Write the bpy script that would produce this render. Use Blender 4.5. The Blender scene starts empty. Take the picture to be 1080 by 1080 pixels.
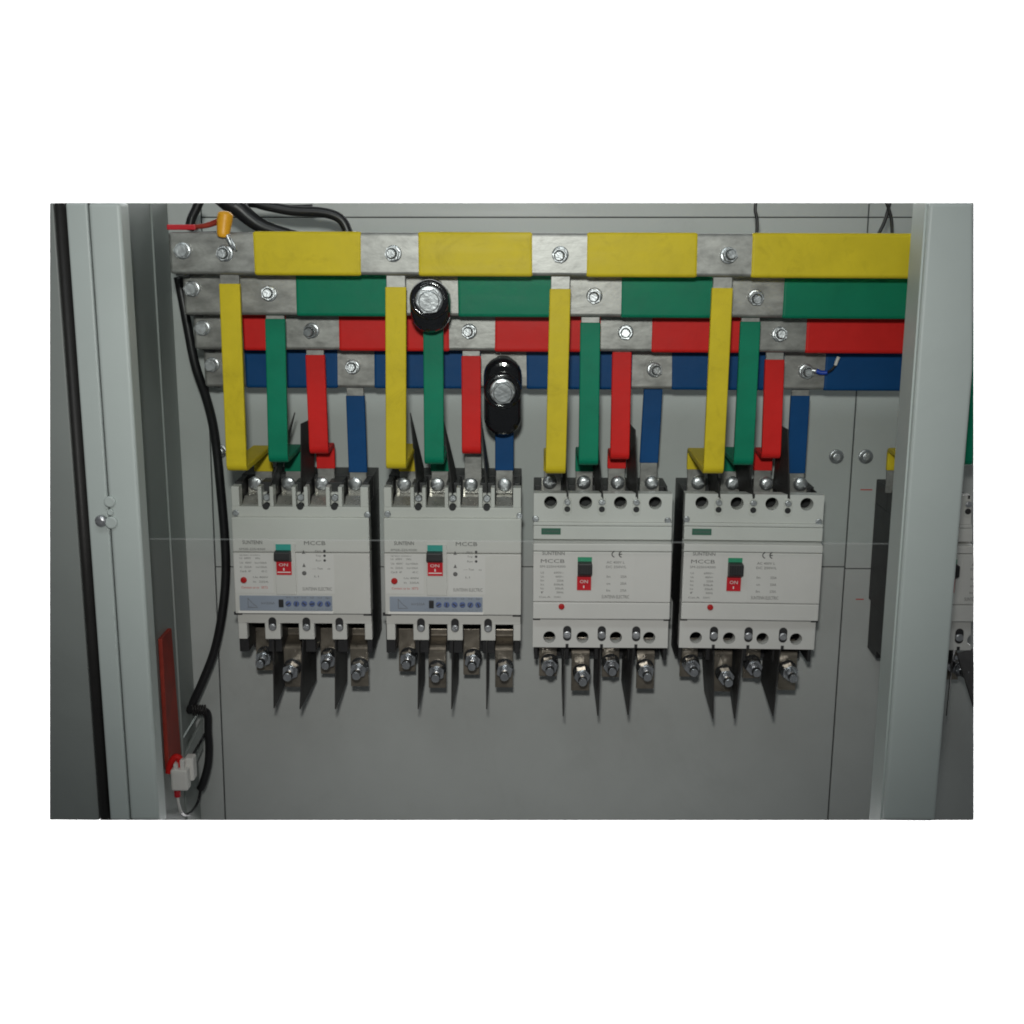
import bpy, bmesh, math, random
from mathutils import Vector, Matrix, Euler
random.seed(7)
R = math.radians
scene = bpy.context.scene
col = scene.collection

# ------------------------------------------------------------------ camera
F = 1300.0                                   # focal length in pixels of the 1080 px picture
CAM = Vector((0.0, -1.36, 0.32))
ROT = (Matrix.Rotation(R(0.66), 3, 'Z') @ Matrix.Rotation(R(90 - 12.5), 3, 'X') @ Matrix.Rotation(R(0.2), 3, 'Z'))
cd = bpy.data.cameras.new('camera')
cd.sensor_width = 36.0
cd.lens = 36.0 * F / 1080.0
cd.clip_start = 0.02
cd.clip_end = 50
cam = bpy.data.objects.new('camera', cd)
cam.matrix_world = Matrix.Translation(CAM) @ ROT.to_4x4()
col.objects.link(cam)
scene.camera = cam

# ------------------------------------------------------------------ room light
w = bpy.data.worlds.new('World'); scene.world = w; w.use_nodes = True
bg = w.node_tree.nodes['Background']
bg.inputs[0].default_value = (0.93, 0.97, 1.0, 1); bg.inputs[1].default_value = 0.085
def lamp(name, kind, loc, target, power, color=(1, 1, 1), **kw):
    ld = bpy.data.lights.new(name, kind); ld.energy = power; ld.color = color
    for k, v in kw.items(): setattr(ld, k, v)
    o = bpy.data.objects.new(name, ld); o.location = loc
    o.rotation_euler = (Vector(target) - Vector(loc)).to_track_quat('-Z', 'Y').to_euler()
    col.objects.link(o); return o
# camera flash: a narrow beam just above the lens
lamp('camera_flash', 'SPOT', (-0.02, -1.36, 0.45), (-0.03, 0.0, 0.16), 33.0, (1.0, 0.985, 0.95),
     spot_size=R(58), spot_blend=1.0, shadow_soft_size=0.03)
# added overhead fill lamp, out of view, so the bare metal has something to reflect
lamp('overhead_fill', 'AREA', (-0.1, -1.15, 1.45), (0.0, 0.0, 0.1), 5.0, (0.93, 0.98, 1.0), shape='RECTANGLE', size=1.2, size_y=0.25)
# ring of added floods, out of view, lighting only the added white sheet
for fx, fz in ((-1, -1), (0, -1), (1, -1), (-1, 0), (1, 0), (-1, 1), (0, 1), (1, 1)):
    lamp('added_flood', 'AREA', (1.3 * fx, 0.5, -0.34 + 1.3 * fz), (1.3 * fx, 1.6, -0.34 + 1.3 * fz), 17.0, (1, 1, 1), shape="DISK", size=0.2)

scene.view_settings.view_transform = 'Standard'
scene.view_settings.look = 'None'
scene.view_settings.exposure = 0.0
scene.view_settings.gamma = 1.0
scene.render.engine = 'CYCLES'
scene.cycles.filter_width = 1.9
scene.cycles.max_bounces = 8
scene.cycles.transparent_max_bounces = 16

# ------------------------------------------------------------------ pixels to places
# d = metres in front of the mounting plate (the plate is the plane y = 0, d = -y)
def P(px, py, d):
    r = ROT @ Vector(((px - 540) / F, -(py - 540) / F, -1.0))
    t = (-d - CAM.y) / r.y
    return CAM + r * t
def PX(px, py, x):
    r = ROT @ Vector(((px - 540) / F, -(py - 540) / F, -1.0))
    return CAM + r * ((x - CAM.x) / r.x)
def proj(v):
    c = ROT.transposed() @ (Vector(v) - CAM)
    return 540 + F * c.x / -c.z, 540 - F * c.y / -c.z
def zat(x, d, py):
    lo, hi = -1.5, 1.5
    for _ in range(50):
        m = (lo + hi) / 2
        if proj((x, -d, m))[1] > py: lo = m
        else: hi = m
    return (lo + hi) / 2
def xat(d, z, px):
    lo, hi = -1.5, 1.5
    for _ in range(50):
        m = (lo + hi) / 2
        if proj((m, -d, z))[0] < px: lo = m
        else: hi = m
    return (lo + hi) / 2
TOP, BOT, LEFT, RIGHT = 214, 865, 52, 1027      # how far the photograph looks

# ------------------------------------------------------------------ materials
MATS = {}
def mat(name, color, rough=0.5, metal=0.0, var=0.08, scale=30.0, bump=0.0, bscale=300.0, stretch=None, coat=0.0, dirt=0.0, spec=0.5):
    m = bpy.data.materials.new(name); m.use_nodes = True
    nt = m.node_tree; n = nt.nodes; l = nt.links
    b = n['Principled BSDF']
    tc = n.new('ShaderNodeTexCoord'); mp = n.new('ShaderNodeMapping')
    oi = n.new('ShaderNodeObjectInfo')
    add = n.new('ShaderNodeVectorMath'); add.operation = 'ADD'
    sc = n.new('ShaderNodeVectorMath'); sc.operation = 'SCALE'; sc.inputs[3].default_value = 3.1
    cmb = n.new('ShaderNodeCombineXYZ')
    for i in range(3): l.new(oi.outputs['Random'], cmb.inputs[i])
    l.new(cmb.outputs[0], sc.inputs[0]); l.new(tc.outputs['Object'], add.inputs[0]); l.new(sc.outputs[0], add.inputs[1])
    l.new(add.outputs[0], mp.inputs[0])
    if stretch: mp.inputs['Scale'].default_value = stretch
    nz = n.new('ShaderNodeTexNoise'); nz.inputs['Scale'].default_value = scale; nz.inputs['Detail'].default_value = 6; nz.inputs['Roughness'].default_value = 0.65
    l.new(mp.outputs[0], nz.inputs['Vector'])
    rp = n.new('ShaderNodeValToRGB')
    c = Vector(color)
    lo = c * (1 - var); hi = c * (1 + var)
    rp.color_ramp.elements[0].position = 0.3; rp.color_ramp.elements[1].position = 0.7
    rp.color_ramp.elements[0].color = (*lo, 1); rp.color_ramp.elements[1].color = (*hi, 1)
    l.new(nz.outputs['Fac'], rp.inputs[0])
    out = rp.outputs[0]
    if dirt > 0:
        n2 = n.new('ShaderNodeTexNoise'); n2.inputs['Scale'].default_value = scale * 0.7; n2.inputs['Detail'].default_value = 10; n2.inputs['Roughness'].default_value = 0.75
        n2.inputs['Distortion'].default_value = 1.2
        l.new(add.outputs[0], n2.inputs['Vector'])
        r2 = n.new('ShaderNodeValToRGB'); r2.color_ramp.elements[0].position = 0.52; r2.color_ramp.elements[1].position = 0.72
        r2.color_ramp.elements[0].color = (0, 0, 0, 1); r2.color_ramp.elements[1].color = (dirt, dirt, dirt, 1)
        l.new(n2.outputs['Fac'], r2.inputs[0])
        mx = n.new('ShaderNodeMixRGB'); mx.inputs[2].default_value = (c.x * 0.45, c.y * 0.42, c.z * 0.4, 1)
        l.new(r2.outputs[0], mx.inputs[0]); l.new(out, mx.inputs[1]); out = mx.outputs[0]
    l.new(out, b.inputs['Base Color'])
    mr = n.new('ShaderNodeMapRange'); mr.inputs['To Min'].default_value = max(0.02, rough - 0.1); mr.inputs['To Max'].default_value = min(1, rough + 0.1)
    l.new(nz.outputs['Fac'], mr.inputs['Value']); l.new(mr.outputs[0], b.inputs['Roughness'])
    b.inputs['Metallic'].default_value = metal
    b.inputs['Specular IOR Level'].default_value = spec
    b.inputs['Coat Weight'].default_value = coat
    if bump > 0:
        n3 = n.new('ShaderNodeTexNoise'); n3.inputs['Scale'].default_value = bscale; n3.inputs['Detail'].default_value = 4
        l.new(mp.outputs[0], n3.inputs['Vector'])
        bp = n.new('ShaderNodeBump'); bp.inputs['Strength'].default_value = bump; bp.inputs['Distance'].default_value = 0.001
        l.new(n3.outputs['Fac'], bp.inputs['Height']); l.new(bp.outputs[0], b.inputs['Normal'])
    MATS[name] = m
    return m
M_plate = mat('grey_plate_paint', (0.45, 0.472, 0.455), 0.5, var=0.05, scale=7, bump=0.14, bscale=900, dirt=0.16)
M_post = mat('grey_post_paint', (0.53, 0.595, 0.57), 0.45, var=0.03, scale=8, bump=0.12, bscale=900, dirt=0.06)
M_grey_dim = mat('grey_paint_dimmed', (0.27, 0.295, 0.28), 0.5, var=0.05, scale=6, bump=0.1, bscale=900, dirt=0.12)  # cabinet grey darkened: dimness of the wall and door angle is in the colour
M_gap = mat('dark_gap', (0.07, 0.075, 0.075), 0.8)
M_rubber = mat('black_rubber', (0.018, 0.017, 0.016), 0.55, var=0.2, bump=0.1)
M_cable = mat('black_cable', (0.012, 0.012, 0.013), 0.38, var=0.2, bump=0.06)
M_shell = mat('breaker_shell', (0.56, 0.56, 0.525), 0.48, var=0.025, scale=18, bump=0.10, bscale=1500, dirt=0.04)
M_shellB = mat('breaker_shell_white', (0.60, 0.60, 0.57), 0.46, var=0.025, scale=18, bump=0.10, bscale=1500, dirt=0.04)
M_base = mat('black_bakelite', (0.02, 0.02, 0.021), 0.5, var=0.25, scale=40, bump=0.1)
M_barrier = mat('black_sheet', (0.022, 0.021, 0.020), 0.55, var=0.3, scale=25, bump=0.06, bscale=200)
M_tin = mat('tinned_copper', (0.285, 0.28, 0.265), 0.42, metal=0.5, var=0.30, scale=60, bump=0.22, bscale=90, stretch=(0.8, 1, 1.5), dirt=0.5)
M_zinc = mat('zinc_bolt', (0.56, 0.575, 0.59), 0.36, metal=0.88, var=0.22, scale=160, bump=0.3, bscale=500)
M_zinc2 = mat('zinc_nut', (0.70, 0.72, 0.74), 0.20, metal=0.95, var=0.15, scale=160, bump=0.35, bscale=420)
M_bronze_shaded = mat('shaded_terminal_tongue', (0.27, 0.24, 0.195), 0.30, metal=0.75, var=0.25, scale=60, bump=0.15, bscale=300, dirt=0.3)  # brassy metal, darkened further for the shade under the breaker body
M_nickel = mat('terminal_metal', (0.60, 0.58, 0.53), 0.28, metal=0.7, var=0.2, scale=60, bump=0.15, bscale=300, dirt=0.25)
M_yel = mat('yellow_sleeve', (0.62, 0.475, 0.02), 0.5, var=0.07, scale=38, bump=0.38, bscale=55, dirt=0.34, spec=0.18)
M_grn = mat('green_sleeve', (0.002, 0.20, 0.11), 0.5, var=0.08, scale=25, bump=0.38, bscale=55, dirt=0.15, spec=0.18)
M_red = mat('red_sleeve', (0.68, 0.018, 0.016), 0.5, var=0.07, scale=25, bump=0.38, bscale=55, dirt=0.15, spec=0.18)
M_blu = mat('blue_sleeve', (0.003, 0.062, 0.20), 0.5, var=0.08, scale=25, bump=0.38, bscale=55, dirt=0.15, spec=0.18)
M_insul = mat('black_gloss_resin', (0.008, 0.008, 0.010), 0.10, var=0.2, bump=0.05, bscale=60, coat=0.5)
M_ink = mat('grey_ink', (0.13, 0.13, 0.125), 0.6)
M_inkdk = mat('dark_ink', (0.05, 0.05, 0.05), 0.6)
M_inkred = mat('red_ink', (0.5, 0.06, 0.05), 0.6)
M_white = mat('white_plastic', (0.75, 0.74, 0.70), 0.4, var=0.05)
M_teal = mat('teal_plastic', (0.04, 0.33, 0.28), 0.4)
M_leaf = mat('green_plastic', (0.03, 0.28, 0.15), 0.4)
M_tag = mat('dark_green_tag', (0.035, 0.13, 0.085), 0.5)
M_handred = mat('red_plastic', (0.55, 0.015, 0.025), 0.35)
M_button = mat('red_button', (0.42, 0.012, 0.012), 0.35)
M_strip = mat('blue_grey_strip', (0.27, 0.31, 0.37), 0.3, var=0.05, coat=0.2)
M_dial = mat('blue_dial', (0.10, 0.14, 0.30), 0.4)
M_orange = mat('orange_cap', (0.78, 0.36, 0.015), 0.4)
M_rust = mat('red_brown_paint', (0.33, 0.035, 0.02), 0.55, var=0.25, scale=30, dirt=0.3)
M_bluelug = mat('blue_lug', (0.01, 0.06, 0.45), 0.35)
M_backdrop = mat('white_paper', (0.9, 0.9, 0.9), 0.9, var=0.0, spec=0.0)
def acrylic(name, haze, rough):
    m = bpy.data.materials.new(name); m.use_nodes = True
    nt = m.node_tree; n = nt.nodes; l = nt.links
    n.remove(n['Principled BSDF'])
    tr = n.new('ShaderNodeBsdfTransparent'); tr.inputs[0].default_value = (0.97, 0.985, 0.98, 1)
    gl = n.new('ShaderNodeBsdfGlossy'); gl.inputs['Roughness'].default_value = rough
    tc = n.new('ShaderNodeTexCoord'); nz = n.new('ShaderNodeTexNoise'); nz.inputs['Scale'].default_value = 9; nz.inputs['Detail'].default_value = 8
    mp = n.new('ShaderNodeMapping'); mp.inputs['Rotation'].default_value = (0, R(35), 0); mp.inputs['Scale'].default_value = (0.8, 1, 9)
    l.new(tc.outputs['Object'], mp.inputs[0]); l.new(mp.outputs[0], nz.inputs['Vector'])
    mr = n.new('ShaderNodeMapRange'); mr.inputs['From Min'].default_value = 0.48; mr.inputs['From Max'].default_value = 0.78
    mr.inputs['To Min'].default_value = haze * 0.6; mr.inputs['To Max'].default_value = haze * 5.0
    l.new(nz.outputs['Fac'], mr.inputs['Value'])
    mx = n.new('ShaderNodeMixShader')
    l.new(mr.outputs[0], mx.inputs[0]); l.new(tr.outputs[0], mx.inputs[1]); l.new(gl.outputs[0], mx.inputs[2])
    l.new(mx.outputs[0], n['Material Output'].inputs[0])
    return m
M_acryl = acrylic('clear_acrylic', 0.0006, 0.25)
M_acryledge = bpy.data.materials.new('acrylic_edge'); M_acryledge.use_nodes = True
_n = M_acryledge.node_tree.nodes; _l = M_acryledge.node_tree.links
_t = _n.new('ShaderNodeBsdfTransparent'); _m = _n.new('ShaderNodeMixShader'); _m.inputs[0].default_value = 0.085
_n['Principled BSDF'].inputs['Base Color'].default_value = (0.75, 0.8, 0.79, 1)
_l.new(_t.outputs[0], _m.inputs[1]); _l.new(_n['Principled BSDF'].outputs[0], _m.inputs[2]); _l.new(_m.outputs[0], _n['Material Output'].inputs[0])

# ------------------------------------------------------------------ mesh helpers
class MB:
    """collects shapes given in (x, d, z) and links them as one mesh"""
    def __init__(s): s.v = []; s.f = []; s.sm = []
    def add(s, vs, fs, smooth=False):
        o = len(s.v)
        s.v += [(v[0], -v[1], v[2]) for v in vs]
        s.f += [tuple(i + o for i in f) for f in fs]; s.sm += [smooth] * len(fs)
        return s
    def hexa(s, a, b):
        return s.add(list(a) + list(b), [(0, 1, 2, 3), (7, 6, 5, 4), (0, 4, 5, 1), (1, 5, 6, 2), (2, 6, 7, 3), (3, 7, 4, 0)])
    def box(s, x0, x1, d0, d1, z0, z1):
        return s.hexa([(x0, d1, z0), (x1, d1, z0), (x1, d1, z1), (x0, d1, z1)], [(x0, d0, z0), (x1, d0, z0), (x1, d0, z1), (x0, d0, z1)])
    def prism(s, poly, d0, d1):          # outline in (x, z), between depths d0 and d1
        n = len(poly)
        vs = [(x, d1, z) for x, z in poly] + [(x, d0, z) for x, z in poly]
        return s.add(vs, [tuple(range(n)), tuple(range(2 * n - 1, n - 1, -1))] + [(i, n + i, n + (i + 1) % n, (i + 1) % n) for i in range(n)])
    def cyl(s, x, z, r, d0, d1, seg=24, r1=None, rot=0.0):     # axis along d
        r1 = r if r1 is None else r1
        a = [rot + 2 * math.pi * i / seg for i in range(seg)]
        vs = [(x + r * math.cos(t), d0, z + r * math.sin(t)) for t in a] + [(x + r1 * math.cos(t), d1, z + r1 * math.sin(t)) for t in a]
        o = len(s.v)
        s.add(vs, [tuple(range(seg)), tuple(range(2 * seg - 1, seg - 1, -1))])
        sides = [(i, (i + 1) % seg, seg + (i + 1) % seg, seg + i) for i in range(seg)]
        s.f += [tuple(i + o for i in f) for f in sides]; s.sm += [seg > 8] * seg
        return s
    def lathe(s, x, z, prof, seg=28):    # prof: (r, d) list, axis along d
        n = len(prof); vs = []
        for r, d in prof:
            vs += [(x + r * math.cos(2 * math.pi * i / seg), d, z + r * math.sin(2 * math.pi * i / seg)) for i in range(seg)]
        caps = [tuple(range(seg)), tuple(range(n * seg - 1, (n - 1) * seg - 1, -1))]; fs = []
        for k in range(n - 1):
            fs += [(k * seg + i, k * seg + (i + 1) % seg, (k + 1) * seg + (i + 1) % seg, (k + 1) * seg + i) for i in range(seg)]
        o = len(s.v); s.add(vs, fs, True)
        s.f += [tuple(i + o for i in f) for f in caps]; s.sm += [False, False]
        return s
    def tube(s, pts, r, seg=12):         # pts: (x, d, z), smoothed path
        pts = [Vector(p) for p in pts]
        q = []
        for i in range(len(pts) - 1):
            p0 = pts[max(i - 1, 0)]; p1 = pts[i]; p2 = pts[i + 1]; p3 = pts[min(i + 2, len(pts) - 1)]
            for k in range(6):
                t = k / 6
                q.append(0.5 * ((2 * p1) + (p2 - p0) * t + (2 * p0 - 5 * p1 + 4 * p2 - p3) * t * t + (3 * p1 - p0 - 3 * p2 + p3) * t ** 3))
        q.append(pts[-1])
        n = None; rings = []
        for i, p in enumerate(q):
            t = (q[min(i + 1, len(q) - 1)] - q[max(i - 1, 0)]).normalized()
            n = t.orthogonal().normalized() if n is None else (n - t * n.dot(t)).normalized()
            b = t.cross(n); rr = r[0] + (r[1] - r[0]) * i / (len(q) - 1) if isinstance(r, tuple) else (r[min(i // 6, len(r) - 2)] * (1 - (i / 6 - min(i // 6, len(r) - 2))) + r[min(i // 6, len(r) - 2) + 1] * (i / 6 - min(i // 6, len(r) - 2)) if isinstance(r, list) else r)
            rings += [p + rr * (n * math.cos(2 * math.pi * k / seg) + b * math.sin(2 * math.pi * k / seg)) for k in range(seg)]
        fs = [tuple(range(seg)), tuple(range(len(rings) - 1, len(rings) - seg - 1, -1))]
        for i in range(len(q) - 1):
            fs += [(i * seg + k, i * seg + (k + 1) % seg, (i + 1) * seg + (k + 1) % seg, (i + 1) * seg + k) for k in range(seg)]
        return s.add(rings, fs, True)
    def ribbon(s, path, wd, th):         # flat bar along path of (x, d, z); width along x
        path = [Vector(p) for p in path]; rings = []
        for i, p in enumerate(path):
            t = path[min(i + 1, len(path) - 1)] - path[max(i - 1, 0)]
            t.x = 0; t.normalize(); nrm = Vector((0, -t.z, t.y))
            for sx, sn in ((-1, -1), (1, -1), (1, 1), (-1, 1)):
                rings.append(p + Vector((sx * wd / 2, 0, 0)) + nrm * (sn * th / 2))
        n = len(path)
        fs = [(0, 1, 2, 3), tuple(4 * n - 1 - k for k in range(4))]
        for i in range(n - 1):
            fs += [(4 * i + k, 4 * i + (k + 1) % 4, 4 * i + 4 + (k + 1) % 4, 4 * i + 4 + k) for k in range(4)]
        return s.add(rings, fs)
    def mesh(s, name, origin=(0, 0, 0), clip=None):
        me = bpy.data.meshes.new(name)
        o = Vector(origin)
        me.from_pydata([Vector(v) - o for v in s.v], [], s.f)
        for p, sm in zip(me.polygons, s.sm): p.use_smooth = sm
        bm = bmesh.new(); bm.from_mesh(me)
        bmesh.ops.recalc_face_normals(bm, faces=bm.faces)
        bm.to_mesh(me); bm.free()
        return me
    def build(s, name, m, parent=None, bevel=0.0, seg=2):
        org = parent['_org'] if parent is not None else (0, 0, 0)
        me = s.mesh(name, org); me.materials.append(m)
        o = bpy.data.objects.new(name, me); col.objects.link(o)
        o['_org'] = org
        if parent is not None: o.parent = parent
        if parent is not None and parent.type == 'MESH': pass
        if bevel > 0:
            b = o.modifiers.new('bevel', 'BEVEL'); b.width = bevel; b.segments = seg; b.limit_method = 'ANGLE'; b.angle_limit = R(40); b.harden_normals = False
        return o
def thing(name, label, cat, org, group=None):
    o = bpy.data.objects.new(name, None); o.empty_display_size = 0.02
    o.location = org; o['_org'] = tuple(org); col.objects.link(o)
    o['label'] = label; o['category'] = cat
    if group: o['group'] = group
    return o
def tag(o, label, cat, group=None):
    o['label'] = label; o['category'] = cat
    if group: o['group'] = group
    return o
def structure(o): o['kind'] = 'structure'; return o
def inst(me, name, loc, parent, rot=(0, 0, 0)):
    o = bpy.data.objects.new(name, me); col.objects.link(o)
    o.location = Vector(loc) - Vector(parent['_org']); o.rotation_euler = rot
    o.parent = parent; o['_org'] = tuple(loc)
    return o
def copy_tree(o, parent=None):
    c = o.copy(); col.objects.link(c); c.parent = parent
    for ch in list(o.children): copy_tree(ch, c)
    return c
def fillet(pts, r, n=5):
    pts = [Vector(p) for p in pts]; out = [pts[0]]
    for i in range(1, len(pts) - 1):
        a = (pts[i - 1] - pts[i]).normalized(); b = (pts[i + 1] - pts[i]).normalized()
        p0 = pts[i] + a * r; p1 = pts[i] + b * r
        for k in range(n + 1):
            t = k / n
            out.append(p0 * (1 - t) ** 2 + pts[i] * 2 * t * (1 - t) + p1 * t * t)
    out.append(pts[-1]); return out
def stadium(x, z0, z1, r, n=12):
    o = []
    for k in range(n + 1):
        a = math.pi * k / n; o.append((x + r * math.cos(a), z1 - r + r * math.sin(a)))
    for k in range(n + 1):
        a = math.pi + math.pi * k / n; o.append((x + r * math.cos(a), z0 + r + r * math.sin(a)))
    return o

# shared fasteners, axis towards the viewer, seat at the origin
def lm(build, name, m):
    b = MB(); build(b); me = b.mesh(name); me.materials.append(m); return me
ME_washer = lm(lambda b: b.lathe(0, 0, [(0.0078, 0.0), (0.0078, 0.0010), (0.0072, 0.0016), (0.0046, 0.0016)], 24), 'washer', M_zinc)
ME_hex = lm(lambda b: (b.lathe(0, 0, [(0.0059, 0.0016), (0.0059, 0.0034)], 20), b.cyl(0, 0, 0.0070, 0.0034, 0.0086, 6, rot=0.3), b.lathe(0, 0, [(0.0058, 0.0086), (0.0052, 0.0093)], 20)), 'bolt', M_zinc)
ME_nut = lm(lambda b: (b.lathe(0, 0, [(0.0058, 0.0016), (0.0058, 0.0032)], 20), b.cyl(0, 0, 0.0068, 0.0032, 0.0092, 6, rot=0.1), b.lathe(0, 0, [(0.0040, 0.0092), (0.0040, 0.0132), (0.0037, 0.0138)], 16)), 'bolt', M_zinc)
ME_thread = lm(lambda b: b.lathe(0, 0, [(0.0052, 0.0085), (0.0052, 0.0095), (0.0030, 0.0096)], 18), 'thread_ring', M_gap)
ME_stud = lm(lambda b: (b.lathe(0, 0, [(0.0082, 0.0), (0.0082, 0.0016), (0.0064, 0.0018), (0.0064, 0.0042)], 22), b.cyl(0, 0, 0.0074, 0.0042, 0.0105, 6, rot=0.5),
                          b.lathe(0, 0, [(0.0042, 0.0105), (0.0042, 0.0192), (0.0034, 0.0203)], 16)), 'bolt', M_zinc2)
ME_pan = lm(lambda b: (b.lathe(0, 0, [(0.0056, 0.0), (0.0056, 0.0022), (0.0046, 0.0040), (0.0020, 0.0048)], 22), b.box(-0.0042, 0.0042, 0.0042, 0.00495, -0.0006, 0.0006)), 'screw', M_zinc)
ME_small = lm(lambda b: (b.lathe(0, 0, [(0.0032, 0.0), (0.0032, 0.0012), (0.0024, 0.0019)], 16), b.box(-0.0026, 0.0026, 0.0016, 0.0021, -0.0004, 0.0004)), 'screw', M_zinc)
ME_panel = lm(lambda b: (b.lathe(0, 0, [(0.0080, 0.0), (0.0080, 0.0012), (0.0072, 0.0016), (0.0060, 0.0018), (0.0058, 0.0036), (0.0046, 0.0052), (0.0034, 0.0054)], 24), b.lathe(0, 0, [(0.0028, 0.0054), (0.0026, 0.0062)], 6)), 'bolt', M_zinc)

# ------------------------------------------------------------------ setting
bd = MB().box(-4.2, 4.2, -1.62, -1.60, -3.4, 3.4).build('added_backdrop', M_backdrop); structure(bd)  # added white sheet, no part of the place, lit to plain white
# dark back of the cabinet, closing the joints between the plates
def quad(corners, d0, d1):
    return MB().prism([(P(x, y, d1).x, P(x, y, d1).z) for x, y in corners], d0, d1)
back = quad([(150, BOT), (RIGHT, BOT), (RIGHT, TOP), (150, TOP)], -0.006, -0.003).build('back_wall', M_gap); structure(back)
def seam1(y): return 219.0 + (y - 400) * 0.040            # left joint of the mounting plates
def seam2(y): return 904.5 - (y - 400) * 0.0675           # right joint
PL = [('left', lambda y: 150, seam1, [(TOP, BOT)]), ('mid', seam1, seam2, [(TOP, 229.3), (229.3, 598), (598, BOT)]), ('right', seam2, lambda y: RIGHT, [(TOP, 229.3), (229.3, 600), (600, BOT)])]
for _, fa, fb, rows in PL:
    for y0, y1 in rows:
        ga = 0.7 if fa(0) != 150 else 0; gb = 0.7 if fb(0) != RIGHT else 0
        t = 0.55 if y0 != TOP else 0; b_ = 0.55 if y1 != BOT else 0
        quad([(fa(y1) + ga, y1 - b_), (fb(y1) - gb, y1 - b_), (fb(y0) - gb, y0 + t), (fa(y0) + ga, y0 + t)], -0.003, 0.0).build('plate', M_plate, back, 0.0006)
for bx_, by_ in ((882, 481.5), (913, 481.5), (232, 476)):
    p = P(bx_, by_, 0.0005); inst(ME_panel, 'bolt', p, back)
for x0, x1, y in ((907.5, 920, 516.5), (902.5, 911, 632)):
    a = P(x0, y, 0.0003); b2 = P(x1, y, 0.0003)
    MB().box(a.x, b2.x, 0.0002, 0.0004, a.z - 0.0006, a.z + 0.0006).build('pencil_mark', M_inkred, back)

# left inner wall of the cabinet
Xw = P(190, 460, 0.0).x
df = 0.235
def wallpoly(da, db, x0, x1, ytop=TOP, ybot=BOT):
    return MB().hexa([(x1, da, zat(x1, da, ybot)), (x1, db, zat(x1, db, ybot)), (x1, db, zat(x1, db, ytop)), (x1, da, zat(x1, da, ytop))],
                     [(x0, da, zat(x0, da, ybot)), (x0, db, zat(x0, db, ybot)), (x0, db, zat(x0, db, ytop)), (x0, da, zat(x0, da, ytop))])
wl = wallpoly(0.0008, df, Xw - 0.002, Xw).build('wall_left', M_grey_dim); structure(wl)
wallpoly(0.060, 0.063, Xw, Xw + 0.0018).build('wall_flange', M_grey_dim, wl)

# posts of the door frame
def zt(x, d): return zat(x, d, TOP)
def zb(x, d): return zat(x, d, BOT)
def column(x0, x1, d0, d1):
    return MB().hexa([(x0, d1, zb(x0, d1)), (x1, d1, zb(x1, d1)), (x1, d1, zt(x1, d1)), (x0, d1, zt(x0, d1))],
                     [(x0, d0, zb(x0, d0)), (x1, d0, zb(x1, d0)), (x1, d0, zt(x1, d0)), (x0, d0, zt(x0, d0))])
def X(px, py, d): return P(px, py, d).x
dp = 0.26
x_g0, x_g1, x_gr, x_p1 = X(79, 540, dp), X(92.5, 540, dp), X(115, 540, dp), X(148, 540, dp)
lp = thing('frame_post', 'light grey steel door post at the left, beside the black rubber seal', 'post', ((x_g1 + x_p1) / 2, -dp, zb(x_g1, dp)))
column(x_g1, x_gr - 0.0008, dp - 0.03, dp).build('front_face', M_post, lp, 0.0018)
column(x_gr + 0.0008, x_p1, dp - 0.023, dp + 0.002).build('front_face', M_post, lp, 0.0030, 3)
column(x_gr - 0.002, x_gr + 0.002, dp - 0.028, dp - 0.003).build('groove', M_gap, lp)
p = P(107.2, 549, dp + 0.001); inst(ME_pan, 'screw', p, lp)
h = MB()
for yy, r in ((529, 0.0052), (540, 0.0030), (551, 0.0058)):
    q = P(116 + (yy - 529) * 0.08, yy, dp + 0.002); h.lathe(q.x, q.z, [(r, dp + 0.002), (r, dp + 0.0035), (r * 0.8, dp + 0.0042), (r * 0.5, dp + 0.0036)], 14)
h.build('catch', M_post, lp)
xr0, xr1 = X(956, 540, dp), X(1014, 540, dp)
rp = thing('frame_post', 'light grey steel post at the right between the two cabinet bays', 'post', ((xr0 + xr1) / 2, -dp, zb(xr0, dp)))
# the post runs out of the photograph at its upper right, so its right edge is cut there
def rcol(x0, x1, d0, d1):
    def cx(d, z): return min(x1, xat(d, z, RIGHT))
    f = []; 
    for d in (d1, d0):
        z0, z1 = zb(x0, d), zt(x0, d)
        zs = [z0 + (z1 - z0) * k / 24 for k in range(25)]
        f.append([(x0, d, z0)] + [(cx(d, z), d, z) for z in zs] + [(x0, d, z1)])
    n = len(f[0]); m = MB()
    return m.add(f[0] + f[1], [tuple(range(n)), tuple(range(2 * n - 1, n - 1, -1))] + [(i, n + i, n + (i + 1) % n, (i + 1) % n) for i in range(n)])
rcol(xr0, xr1, dp - 0.045, dp).build('front_face', M_post, rp, 0.0030, 3)
rcol(xr0 - 0.0015, xr0, dp - 0.041, dp - 0.006).build('side_face', M_post, rp)
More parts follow.
